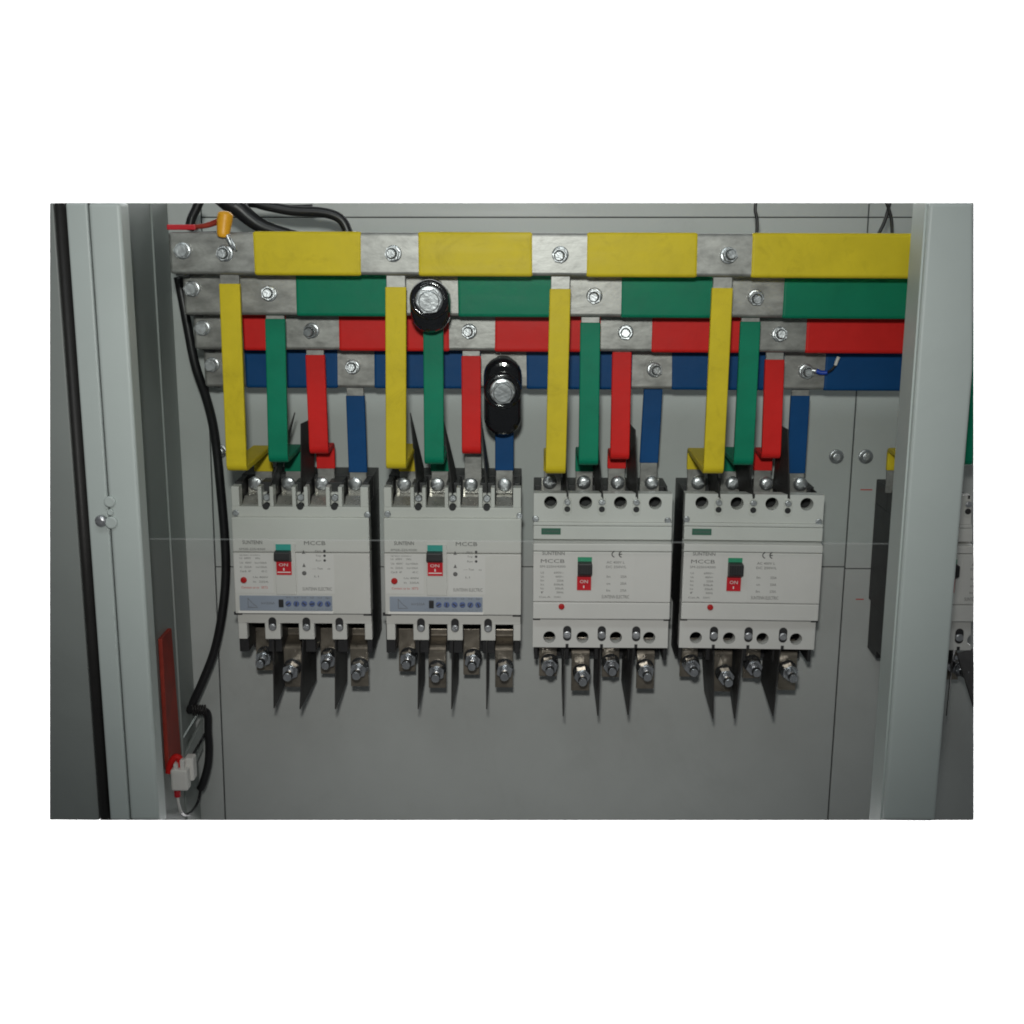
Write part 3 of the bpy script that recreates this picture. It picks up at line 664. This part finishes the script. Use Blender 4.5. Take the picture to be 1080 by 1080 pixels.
def breaker_B(root_label, group):
    xc = P(635.5, 582, DF).x
    zof = lambda py, d=DF: zat(xc, d, py)
    U = lambda px, py=582, d=DF: P(px, py, d).x
    root = thing('circuit_breaker', root_label, 'circuit breaker', (xc, 0, zof(694, DB)), group)
    xl, xr = U(562.4), U(708.6)
    dt = DF - 0.008
    zt_, zb_ = zof(520.5, dt), zof(694, 0.07)
    zsh, zsl = zof(549), zof(657)
    b = MB(); b.box(xl + .0006, xr - .0006, 0.0006, DB, zsl, zsh); b.box(xl + .0006, xr - .0006, 0.0006, 0.046, zsh, zt_ - .0005); b.box(xl + .003, xr - .003, 0.0006, 0.030, zb_, zsl); b.box(xl + .003, xr - .003, 0.0008, 0.0385, zof(692, 0.038), zb_ + .001)
    colx = [580.3, 617.2, 653.8, 690.5]; keyx = [598.7, 635.4, 672.0]
    for a, c in ((562.4, 566), (594.5, 602.5), (631.5, 639.5), (668, 676), (705, 708.6)): b.box(U(a, 530) + .0008, U(c, 530) - .0008, 0.046, DB, zsh, zt_ - .0012)
    for a, c in ((563.5, 567.5), (593, 601), (628.5, 636.5), (664.5, 672.5), (702, 706)): b.box(U(a, 680), U(c, 680), 0.030, DB - 0.006, zb_, zsl)
    b.build('base', M_base, root, 0.0008)
    # terminal band with round holes, cut as real openings
    def band(name, z0, z1, d0, d1, holes, r, keys, kz):
        # strip made of cells round each hole
        o = MB(); xs = [xl + .0002] + [ (U(holes[i]) + U(holes[i + 1])) / 2 for i in range(3)] + [xr - .0002]
        for i in range(4):
            xh = U(holes[i]); zc = kz; n = 24
            ring = [(xh + r * math.cos(2 * math.pi * k / n + math.pi / 4), zc + r * math.sin(2 * math.pi * k / n + math.pi / 4)) for k in range(n)]
            crn = [(xs[i + 1], z1), (xs[i], z1), (xs[i], z0), (xs[i + 1], z0)]
            for dd, flip in ((d1, 0), (d0, 1)):
                vs = [(x, dd, z) for x, z in ring] + [(x, dd, z) for x, z in crn]; fs = []
                q = n // 4
                for s in range(4):
                    for k in range(q): fs.append((n + s, s * q + k, (s * q + k + 1) % n)) if False else None
                for s in range(4):          # between corner s and corner s+1
                    for k in range(q):
                        a_ = (s * q + k) % n; b_ = (s * q + k + 1) % n
                        fs.append((n + s, a_, b_) if k < q // 2 else (n + (s + 1) % 4, a_, b_))
                    fs.append((n + s, (s * q + q // 2) % n, n + (s + 1) % 4))
                o.add(vs, fs)
            vs = [(x, d1, z) for x, z in ring] + [(x, d0, z) for x, z in ring]
            o.add(vs, [(k, (k + 1) % n, n + (k + 1) % n, n + k) for k in range(n)], True)
        o.box(xs[0], xs[4], d0, d1 - 0.0002, z1 - 0.0001, z1) if False else None
        # outer edge skirts
        o.add([(xs[0], d1, z0), (xs[0], d0, z0), (xs[0], d0, z1), (xs[0], d1, z1), (xs[4], d1, z0), (xs[4], d0, z0), (xs[4], d0, z1), (xs[4], d1, z1)], [(0, 1, 2, 3), (4, 5, 6, 7), (0, 4, 5, 1), (3, 7, 6, 2)])
        return o.build(name, M_shellB, root)
    z1 = zof(552.5)
    band('terminal_band', z1 + .0002, zt_, DB - 0.004, dt, colx, 0.0069, keyx, zof(530.2, dt))
    zb1 = zof(653.3)
    db_ = DF - 0.009
    zb0 = zof(683, db_)
    colb = [580.5, 616.3, 652.3, 688.3]
    band('terminal_band', zb0, zb1 - .0004, DB - 0.004, db_, colb, 0.0066, keyx, zof(672.3, db_))
    for kx in keyx:
        x_ = U(kx, 530)
        MB().prism(stadium(x_, zof(543.5, dt), zof(524, dt), 0.0046), dt - 0.003, dt + 0.0006).build('screw_hole', M_shell, root, 0.0004)
        MB().cyl(x_, zof(537, dt), 0.0032, dt - .003, dt + 0.0009, 18).build('screw_hole', M_base, root)
        inst(ME_small, 'screw', Vector((x_, -(dt + 0.0006), zof(529.5, dt))), root, (0, random.uniform(0, 3), 0)).scale = (1.15, 0.9, 1.0)
        MB().box(x_ - 0.0011, x_ + 0.0011, dt - .002, dt + .0003, zof(524, dt), zt_ + .0002).build('barrier_slot', M_base, root)
        x2 = U(kx - 0.2, 668)
        MB().prism(stadium(x2, zof(676, db_), zof(660.3, db_), 0.0044), db_ - 0.003, db_ + 0.0005).build('screw_hole', M_base, root)
        inst(ME_small, 'screw', Vector((x2, -(db_ + 0.0005), zof(669.5, db_))), root, (0, random.uniform(0, 3), 0)).scale = (1.3, 0.9, 1.3)
        MB().box(x2 - 0.0016, x2 + 0.0016, db_ - .002, db_ + .0004, zb0 - .0002, zof(679.3, db_)).build('barrier_slot', M_base, root)
    for px, py, dd in ((565, 547.5, dt), (705.2, 548.5, dt)):
        inst(ME_small, 'screw', Vector((U(px, py), -(dd + 0.0001), zof(py, dd))), root, (0, 0.8, 0)).scale = (1.1, 0.8, 1.1)
    for px in (566, 704.5):
        x_ = U(px, 655); MB().box(x_ - 0.0038, x_ + 0.0038, db_ - 0.002, db_ + 0.0004, zof(657), zof(654.0)).build('corner_notch', M_base, root)
    # middle of the cover in steps
    MB().box(xl, xr, DB, dt + 0.0022, zof(556), z1).build('cover_step', M_shellB, root, 0.0008)
    MB().box(xl, xr, DB, dt + 0.0030, zof(570.5), zof(556) - .0004).build('cover_step', M_shellB, root, 0.0008)
    z2 = zof(582)
    MB().hexa([(xl, DF - .0005, z2 + .0003), (xr, DF - .0005, z2 + .0003), (xr, DF - .0005, zof(574)), (xl, DF - .0005, zof(574))], [(xl, DB, z2 + .0003), (xr, DB, z2 + .0003), (xr, DB, zof(570.5) - .0004), (xl, DB, zof(570.5) - .0004)]).build('cover_top', M_shellB, root, 0.0008)
    z3 = zof(635.5)
    MB().box(xl, xr, DB, DF, z3 + .0003, z2 - .0003).build('cover', M_shellB, root, 0.0009)
    MB().box(xl, xr, DB, DF - .0004, zb1, z3 - .0003).build('cover_foot', M_shellB, root, 0.0009)
    dn = dt + 0.0030
    MB().box(U(571, 560), U(591.5, 560), dn, dn + .0008, zof(564, dn), zof(557.3, dn)).build('green_tag', M_tag, root, 0.0003)
    gt = MB(); put(gt, 'SUNTENN', U(573, 560), U(589.5, 560), zof(560.6, dn), 0.0022, dn + .0010); gt.build('tag_print', M_ink, root)
    # handle
    hx0, hx1 = U(609.4), U(624.4)
    MB().box(hx0 - .0005, hx1 + .0005, DF - .001, DF + .0004, zof(623), zof(587)).build('handle_frame', M_shell, root)
    MB().box(hx0, hx1, DF, DF + 0.0010, zof(593), zof(587.6)).build('on_window', M_leaf, root)
    MB().box(hx0 - .0004, hx1 - .0004, DF, DF + 0.0014, zof(622.4), zof(607.5)).build('off_window', M_handred, root, 0.0004)
    hd = MB().hexa([(hx0, DF + 0.012, zof(606.5, DF + .012)), (hx1, DF + 0.012, zof(606.5, DF + .012)), (hx1, DF + 0.012, zof(595, DF + .012)), (hx0, DF + 0.012, zof(595, DF + .012))],
              [(hx0, DF, zof(609)), (hx1, DF, zof(609)), (hx1, DF, zof(592)), (hx0, DF, zof(592))]).build('handle', M_base, root, 0.0010)
    for k in range(5):
        xx = hx0 + (hx1 - hx0) * (0.14 + 0.18 * k)
        MB().box(xx - .0005, xx + .0005, DF + .0118, DF + .0126, zof(605.5, DF + .012), zof(596, DF + .012)).build('grip_rib', M_base, hd)
    l_ = MB(); dw = DF + 0.0018
    put(l_, 'ON', U(612), U(620.5), zof(613.5, dw), 0.0036, dw); put(l_, 'I', U(615.6), U(616.8), zof(619, dw), 0.0028, dw)
    l_.build('lettering', M_white, root)
    xb = U(592.2, 640); t = MB(); t.lathe(xb, zof(640), [(0.0032, DF - .0006), (0.0032, DF + 0.0010), (0.0022, DF + 0.0018)], 18); t.build('trip_button', M_button, root)
    MB().box(U(564.5), U(603), DF, DF + .0004, zof(634), zof(583.5)).build('label_film', M_shellB, root)
    MB().box(U(631), U(669.5), DF, DF + .0004, zof(634), zof(583.5)).build('label_film', M_shellB, root)
    dl_ = DF + .0007
    dk = MB(); put(dk, 'SUNTENN', U(572), U(595.5), zof(583.9, dl_), 0.0036, dl_)
    dk.build('brand_print', M_inkdk, root); dk = MB()
    def arc(cx_, cz, r, a0, a1, wd):
        n = 12; vs = []
        for k in range(n + 1):
            t_ = a0 + (a1 - a0) * k / n
            vs += [(cx_ + (r - wd / 2) * math.cos(t_), dl_, cz + (r - wd / 2) * math.sin(t_)), (cx_ + (r + wd / 2) * math.cos(t_), dl_, cz + (r + wd / 2) * math.sin(t_))]
        dk.add(vs, [(2 * k, 2 * k + 1, 2 * k + 3, 2 * k + 2) for k in range(n)])
    for q in (647.5, 655): arc(U(q) + .0012, zof(584.5, dl_), 0.0032, R(100), R(260), 0.0010)
    dk.box(U(653.4), U(656), dl_ - .0001, dl_, zof(585, dl_), zof(584, dl_))
    dk.build('conformity_mark', M_inkdk, root)
    tx = MB()
    items = [('MCCB', 570.5, 595.5, 592, 0.0040), ('SM-225H/4300', 569.5, 596.5, 597.8, 0.0024)]
    for k, (a, c) in enumerate((('Ui', '690V~'), ('Ue', '400V~'), ('In', '225A'), ('Icu', '50kA'), ('Ics', '35kA'), ('f', '50Hz'))):
        yy = 604.3 + 4.15 * k; items += [(a, 570.5, 573.8, yy, 0.0022), (c, 584.5 + (k % 3) * 1.5, 594.8, yy, 0.0022)]
    items += [('Cat.A', 569, 581, 630, 0.0018), ('IEC60947-2', 585, 592, 630, 0.0018), ('AC 400V L', 640, 659, 593, 0.0026), ('DC 250V/L', 639.5, 661, 597.8, 0.0026)]
    for k in range(3): items += [('Ic'[k % 2] + 'n', 640.5, 644.2, 608 + 7.3 * k, 0.0026), ('%dA' % (225 + 25 * k), 655, 661.5, 608 + 7.3 * k, 0.0026)]
    items += [('SUNTENN ELECTRIC', 635.5, 664.5, 629.3, 0.0036)]
    t2 = MB()
    for s, a, c, y, hh in items: put(tx if a < 610 else t2, s, U(a), U(c), zof(y, dl_), hh, dl_)
    tx.build('label_print', M_ink, root); t2.build('label_print', M_ink, root)
    # upper terminals with pan-head screws, seen through the open top
    for px in colx:
        x_ = U(px, 530); t = MB(); t.box(x_ - .0088, x_ + .0088, 0.046, 0.0555, zof(521, 0.056), zof(505, 0.056)); t.build('terminal', M_nickel, root, 0.0005)
        inst(ME_pan, 'screw', Vector((x_, -0.0605, zof(509.5, 0.066))), root, (0, random.uniform(0, 3), 0)).scale = (1.35, 1.1, 1.35)
    for k, (a, c, ye, off, bp) in enumerate(((568.6, 587, 713, 0.048, (579.5, 699.5)), (602.6, 621.6, 728, 0.062, (613.6, 710)), (635, 653, 713.5, 0.048, (644.2, 699.5)), (671.4, 690, 725.5, 0.060, (680.5, 705)))):
        x0, x1 = U(a, 700, off), U(c, 700, off); xm = (x0 + x1) / 2; ze = zof(ye, off)
        if off > 0.05: pth = fillet([(xm, 0.044, zof(672, .044)), (xm, 0.044, zof(678, 0.05)), (xm, off, zof(686, off)), (xm, off, ze)], 0.003, 3)
        else: pth = [(xm, off - .003, zof(672, .044)), (xm, off, ze)]
        MB().ribbon(pth, x1 - x0, 0.0032).build('terminal', M_bronze_shaded, root, 0.0004)
        q = P(bp[0], bp[1], off + 0.008)
        inst(ME_stud, 'bolt', Vector((q.x, -(off + 0.0017), q.z)), root, (0, random.uniform(0, 1), 0)).scale = (1.22, 1.75, 1.22)
    return root

GA = 'four pole breakers with an electronic settings strip'
GB = 'four pole breakers with round terminal holes'
b1 = breaker_A('leftmost breaker, pale grey with a settings strip, beside the black cable', GA)
b2 = copy_tree(b1); b2['label'] = 'second breaker from the left, pale grey with a settings strip'
b2.location.x = P(477, 583, DF).x
b3 = breaker_B('third breaker from the left, pale grey with round terminal holes', GB)
b4 = copy_tree(b3); b4['label'] = 'fourth breaker from the left, pale grey, rightmost one fully in view'
b4.location.x = P(793.5, 583, DF).x; b4.rotation_euler.y = R(0.45)
b5 = copy_tree(b3); b5['label'] = 'breaker half hidden behind the right post and cut off by the picture edge'
b5.location.x = P(1020.5, 590, DF).x
# the photograph sees only the left half of this one: everything right of its edge is left unbuilt
bpy.context.view_layer.update()
pa, pb_ = P(RIGHT, 500, DF), P(RIGHT, 700, DF)
ncut = Vector((pa.z - pb_.z, 0, -(pa.x - pb_.x))).normalized()
dg = bpy.context.evaluated_depsgraph_get()
for ch in list(b5.children_recursive):
    mw = ch.matrix_world
    me = bpy.data.meshes.new_from_object(ch.evaluated_get(dg))
    bm = bmesh.new(); bm.from_mesh(me); bm.transform(mw)
    inside = [v for v in bm.verts if (v.co - pa).dot(ncut) < 0]
    if not inside:
        bm.free(); bpy.data.objects.remove(ch); continue
    if len(inside) < len(bm.verts):
        r_ = bmesh.ops.bisect_plane(bm, geom=bm.verts[:] + bm.edges[:] + bm.faces[:], plane_co=pa, plane_no=ncut, clear_outer=True)
        ed = [e for e in r_['geom_cut'] if isinstance(e, bmesh.types.BMEdge)]
        try: bmesh.ops.holes_fill(bm, edges=ed, sides=0)
        except Exception: pass
    bm.transform(mw.inverted()); bm.to_mesh(me); bm.free()
    for md in list(ch.modifiers): ch.modifiers.remove(md)
    ch.data = me

# ------------------------------------------------------------------ black phase barriers between the poles
def barrier(pts, where, upper):
    o = sheet(pts)
    c = sum((P(*t) for t in pts), Vector()) / 4
    r = o.build('phase_barrier', M_barrier)
    tag(r, 'black phase barrier sheet %s' % where, 'barrier', 'barriers above the breakers' if upper else 'barriers below the breakers')
ORDN = ['leftmost', 'second', 'third', 'fourth']
low = [  # front x at top, tip, back corner, back x at top
    [((288, 676), (289, 747), (300.5, 722), (299, 677)), ((319.5, 676), (316.3, 748), (333.3, 717), (333, 676)), ((353.5, 676), (353.7, 748), (365.7, 718), (366, 676))],
    [((441.5, 676), (441, 748), (447.6, 717), (448, 676)), ((477, 676), (476.3, 748), (483, 717), (484, 676)), ((513.2, 676), (513.3, 748), (515.4, 717), (515.8, 676))],
    [((595.5, 686), (594, 755.5), (592.6, 718), (593, 686)), ((633.5, 686), (630.6, 755), (626, 719), (627, 686)), ((668, 686), (662.3, 754), (655.6, 717), (657, 686))],
    [((753, 686), (752, 758), (743, 728), (740, 688)), ((783.5, 686), (774.6, 757.8), (770, 728), (771, 688)), ((823, 685), (815.2, 755), (802.8, 717), (806, 688))]]
PN = ['left', 'middle', 'right']
for i in range(4):
    for k in range(3):
        a, t, c, e = low[i][k]
        barrier([(a[0], a[1], 0.094), (t[0], t[1], 0.094), (c[0], c[1], 0.034), (e[0], e[1] - 8, 0.034)], 'hanging below the %s breaker, %s of its three' % (ORDN[i] + ('' if i == 0 else ' from left'), PN[k]), False)
barrier([(1005, 686, 0.094), (998, 755, 0.094), (1003, 712, 0.05), (1008, 680, 0.05)], 'hanging right of the right post near the picture edge', False)
up = [  # bottom (front), apex (front), back top, back bottom
    [((281.5, 521), (311, 435), (303, 470), (291, 518)), ((317.5, 521), (317.4, 447), (330, 441), (331.5, 500)), None],
    [((440.5, 521), (432.8, 435.5), (446.5, 492), (447, 515)), ((477, 521), (467, 441), (479.5, 492), (483, 515)), ((513.6, 521), (507, 441), (515, 490), (516, 512))],
    [((599.2, 526), (593, 440), (593.5, 480), (594, 515)), ((636, 526), (628, 440), (625, 480), (628, 515)), ((672.6, 526), (670, 453.5), (663, 446), (661, 512))],
    [((759.5, 526), (750, 440), (745, 480), (748, 515)), ((795.2, 526), (783, 440), (775, 480), (778, 515)), ((832.7, 526), (831, 453), (822, 448), (815, 515))]]
for i in range(4):
    for k in range(3):
        if up[i][k] is None: continue
        a, t, c, e = up[i][k]
        barrier([(a[0], a[1], 0.0935), (t[0], t[1], 0.0935), (c[0], c[1], 0.062), (e[0], e[1], 0.062)], 'standing above the %s breaker, %s of its three' % (ORDN[i] + ('' if i == 0 else ' from left'), PN[k]), True)

barrier([(1009, 689, 0.094), (1026.6, 746, 0.094), (1026.6, 700, 0.07), (1026.0, 684, 0.06)], 'slanting at the lower right picture edge, right of the right post', False)
# ------------------------------------------------------------------ cables and small things
def cut_top(o, d, x):                      # the photograph ends here, so does the cable
    z = zat(x, d, TOP) 
    bm = bmesh.new(); bm.from_mesh(o.data)
    r_ = bmesh.ops.bisect_plane(bm, geom=bm.verts[:] + bm.edges[:] + bm.faces[:], plane_co=(0, 0, z), plane_no=(0, 0, 1), clear_outer=True)
    bmesh.ops.holes_fill(bm, edges=[e for e in r_['geom_cut'] if isinstance(e, bmesh.types.BMEdge)], sides=0)
    bm.to_mesh(o.data); bm.free()
def cable(name, pts, r, m, label, cat='cable', group=None, seg=12):
    if pts[0][1] < TOP + 2:
        (x0, y0, d0), (x1, y1, d1) = pts[0], pts[1]
        k = 16 / max(4, y1 - y0)
        pts = [(x0 - (x1 - x0) * min(k, 1.2), y0 - 10, d0)] + list(pts)
        o = MB().tube([(P(x, y, d).x, d, P(x, y, d).z) for x, y, d in pts], r, seg).build(name, m)
        cut_top(o, d0, P(x0, TOP, d0).x)
        return tag(o, label, cat, group)
    o = MB().tube([(P(x, y, d).x, d, P(x, y, d).z) for x, y, d in pts], r, seg).build(name, m)
    return tag(o, label, cat, group)
cable('black_cable', [(188, 292, 0.05), (193, 318, 0.05), (198, 345, 0.05), (206, 385, 0.048), (217, 418, 0.042), (224, 445, 0.035), (228.5, 475, 0.030), (233, 520, 0.028), (236.8, 565, 0.026), (238, 605, 0.026), (234.5, 645, 0.028), (226.5, 685, 0.030), (214, 718, 0.034), (205, 738, 0.036), (201, 748, 0.036)], 0.0049, M_cable,
      'thick black cable running down the left of the leftmost breaker')
sp = thing('cable_loom', 'black spiral-wrapped cable tail looping down beside the white connector', 'cable', P(210, 748, 0.036))
def part_tube(name, pts, r, m, parent, seg=12):
    return MB().tube([(P(x, y, d).x, d, P(x, y, d).z) for x, y, d in pts], r, seg).build(name, m, parent)
part_tube('sheath', [(199, 749, 0.036), (205, 748.5, 0.038), (214, 749.5, 0.038), (219, 754, 0.036), (219.5, 770, 0.034), (220.5, 790, 0.032), (219, 808, 0.032), (214, 826, 0.034), (211, 832, 0.034)], 0.0046, M_cable, sp)
part_tube('thin_wire', [(212, 830, 0.034), (209, 845, 0.036), (203, 855, 0.06), (196, 859.5, 0.10), (190.5, 855.5, 0.137)], 0.0016, M_cable, sp, 8)
part_tube('thin_wire', [(217, 772, 0.034), (211, 783, 0.04), (204, 795, 0.08), (201, 802, 0.125)], 0.0014, M_cable, sp, 8)
for k in range(6):
    x_ = 203 + 2.6 * k
    part_tube('spiral_turn', [(x_, 743.5, 0.040), (x_ + 0.8, 748.5, 0.0432), (x_ + 1.2, 754, 0.040)], 0.0012, M_rubber, sp, 6)
cable('black_cable', [(209.5, TOP + 0.3, 0.12), (206, 222, 0.12), (202, 231, 0.12), (199.5, 243, 0.12)], 0.0046, M_cable, 'short black cable rising above the left end of the yellow busbar')
cable('black_cable', [(243, TOP + 0.5, 0.13), (252, 220, 0.13), (262, 229, 0.13), (275, 238, 0.13), (292, 244, 0.13), (315, 250, 0.13)], (0.0105, 0.0055), M_cable, 'thick black cable bundle behind the orange cap')
cable('black_cable', [(272, TOP + 0.5, 0.12), (290, 219, 0.12), (310, 222.5, 0.12), (335, 223.5, 0.12), (352, 227, 0.12), (362, 234, 0.12), (368, 248, 0.12)], 0.0050, M_cable, 'black cable arching right over the first yellow sleeve')
cable('black_cable', [(262, TOP + 0.6, 0.11), (285, 216.5, 0.11), (305, 219.5, 0.11), (330, 219, 0.11)], 0.0034, M_cable, 'thinner black cable just above the arching one at the top edge')
cable('thin_wire', [(797, TOP, 0.10), (796.6, 222, 0.10), (798.5, 232, 0.10), (798, 250, 0.10)], 0.0017, M_cable, 'single thin black wire above the fourth yellow sleeve', 'wire', None, 8)
cable('thin_wire', [(938.5, TOP, 0.10), (936, 224, 0.10), (932, 236, 0.10), (925, 250, 0.10)], 0.0019, M_cable, 'thin black wire at the upper right, left of the pair', 'wire', None, 8)
cable('thin_wire', [(935, TOP, 0.105), (938, 222, 0.105), (940.5, 234, 0.105), (941, 250, 0.105)], 0.0017, M_cable, 'thin black wire at the upper right, right of the pair', 'wire', None, 8)
# orange cap, red tape and red lead on the left end of the yellow bar
rt = MB(); a, c = P(178, 242.5, 0.182), P(208, 236.8, 0.182); rt.box(a.x, c.x, 0.178, 0.189, a.z, c.z)
tag(rt.build('red_tape', M_handred, None, 0.001), 'red tape on top of the yellow busbar\'s left end', 'tape')
cable('red_lead', [(205, 239, 0.186), (214, 238.5, 0.188), (222, 236.5, 0.19), (231, 233, 0.194)], (0.0020, 0.0030), M_rust, 'dark red lead between the red tape and the orange cap', 'wire', None, 8)
oc = thing('insulated_lug', 'orange capped cable lug over the left end of the yellow busbar', 'lug', P(236, 250, 0.196))
part_tube('cap', [(238.2, 222.6, 0.196), (238.1, 223.6, 0.196), (237.8, 226, 0.196), (237.0, 232, 0.196), (236.0, 241, 0.197), (235.4, 247, 0.198), (235.2, 250, 0.198)], [0.0015, 0.0050, 0.0071, 0.0073, 0.0064, 0.0058, 0.0046], M_orange, oc, 16)
part_tube('lug_tongue', [(239.5, 248, 0.199), (243, 256, 0.200), (246.5, 262, 0.199)], (0.0028, 0.0014), M_zinc, oc, 8)
part_tube('lug_tongue', [(241, 249, 0.199), (247, 258, 0.200), (249, 264, 0.199)], (0.0012, 0.0010), M_zinc, oc, 8)
# small blue lug at the right end of the blue bar
bl = thing('blue_lug', 'small blue ring lug with a short black and white wire tail on the blue busbar', 'lug', P(858, 391, 0.078))
part_tube('ring', [(854, 390.5, 0.077), (861, 391, 0.078)], 0.0026, M_zinc, bl, 8)
part_tube('blue_sleeve', [(861, 391, 0.078), (866, 393, 0.079), (872.5, 392.8, 0.080)], (0.0026, 0.0022), M_bluelug, bl, 10)
part_tube('wire', [(872, 392.8, 0.080), (877, 390, 0.082), (881, 385, 0.083)], 0.0012, M_cable, bl, 8)
part_tube('wire_tip', [(881, 385, 0.083), (882.5, 381, 0.084), (884.5, 376.5, 0.085)], 0.0018, M_white, bl, 8)

# lower left: red-brown strip on the wall, bracket and white connectors
sx = Xw + 0.003
def wp(px, py, x=None): return PX(px, py, sx if x is None else x)
q = [wp(169, 674), wp(179, 662.5), wp(190.0, 803), wp(176.5, 812)]
rs = MB().hexa([(sx + .002, -v.y, v.z) for v in q], [(Xw + .0005, -v.y, v.z) for v in q]).build('painted_strip', M_rust, None, 0.0005)
tag(rs, 'red-brown painted flat strip on the left inner wall above the connector', 'strip')
bk = thing('wall_bracket', 'small grey bracket under the spiral-wrapped cable', 'bracket', P(205, 800, 0.03))
qb = [P(191, 805, 0.06), P(214.5, 757, 0.02), P(214.5, 790, 0.02), P(191, 838, 0.06)]
MB().hexa([(v.x, -v.y, v.z) for v in qb], [(v.x - .003, -v.y - 0.004, v.z) for v in qb]).build('bracket_plate', M_grey_dim, bk, 0.0006)
part_tube('bracket_lip', [(190, 783, 0.062), (201, 765, 0.042), (213, 745, 0.022)], 0.0012, M_post, bk, 6)
cn = thing('connector', 'white plastic plug connector with red boot at the lower left', 'connector', P(189, 836, 0.150))
dC = 0.150
def cbox(x0, y0, x1, y1, d0, d1): 
    a, c = P(x0, y1, d1), P(x1, y0, d1); return MB().box(a.x, c.x, d0, d1, a.z, c.z)
cbox(180.5, 812.5, 197, 834.5, dC - .014, dC).build('housing', M_white, cn, 0.0022, 3)
cbox(183, 806, 187, 814, dC - .010, dC - .003).build('latch', M_white, cn, 0.0008)
cbox(190, 802, 193.5, 814, dC - .010, dC - .003).build('latch', M_white, cn, 0.0008)
cbox(195, 800, 203.5, 824, dC - .026, dC - .012).build('socket_housing', M_white, cn, 0.0020, 3)
part_tube('red_boot', [(177.5, 815, dC - .010), (179.5, 806, dC - .010), (184.5, 798.5, dC - .010), (189.5, 800, dC - .010), (189, 809, dC - .010)], 0.0034, M_red, cn, 10)
part_tube('red_boot', [(187, 834, dC - .007), (187.3, 840, dC - .007)], 0.0034, M_handred, cn, 10)
part_tube('white_lead', [(187.3, 839, dC - .007), (188, 846, dC - .007), (190.5, 856, dC - .012)], 0.0017, M_white, cn, 8)

# ------------------------------------------------------------------ clear acrylic guard in front of the busbars
da = 0.2125
al, ar = Xw + 0.002, xr0 + 0.012
ztop = zat(0, da, TOP); zlo_l, zlo_r = P(150, 567.6, da).z, P(960, 573.0, da).z
ac = thing('acrylic_guard', 'clear acrylic guard sheet hanging in front of the busbars', 'guard', (0, -da, zlo_l))
def zl_(x): return zlo_l + (zlo_r - zlo_l) * (x - al) / (ar - al)
MB().hexa([(al, da, zl_(al)), (ar, da, zl_(ar)), (ar, da, zat(ar, da, TOP)), (al, da, zat(al, da, TOP))], [(al, da - .0002, zl_(al)), (ar, da - .0002, zl_(ar)), (ar, da - .0002, zat(ar, da, TOP)), (al, da - .0002, zat(al, da, TOP))]).build('clear_sheet', M_acryl, ac)
MB().hexa([(al, da + .0012, zl_(al) - .0011), (ar, da + .0012, zl_(ar) - .0011), (ar, da + .0012, zl_(ar) - .0001), (al, da + .0012, zl_(al) - .0001)], [(al, da - .0014, zl_(al) - .0011), (ar, da - .0014, zl_(ar) - .0011), (ar, da - .0014, zl_(ar) - .0001), (al, da - .0014, zl_(al) - .0001)]).build('lower_edge', M_acryledge, ac)

for o in scene.objects:
    if '_org' in o: del o['_org']
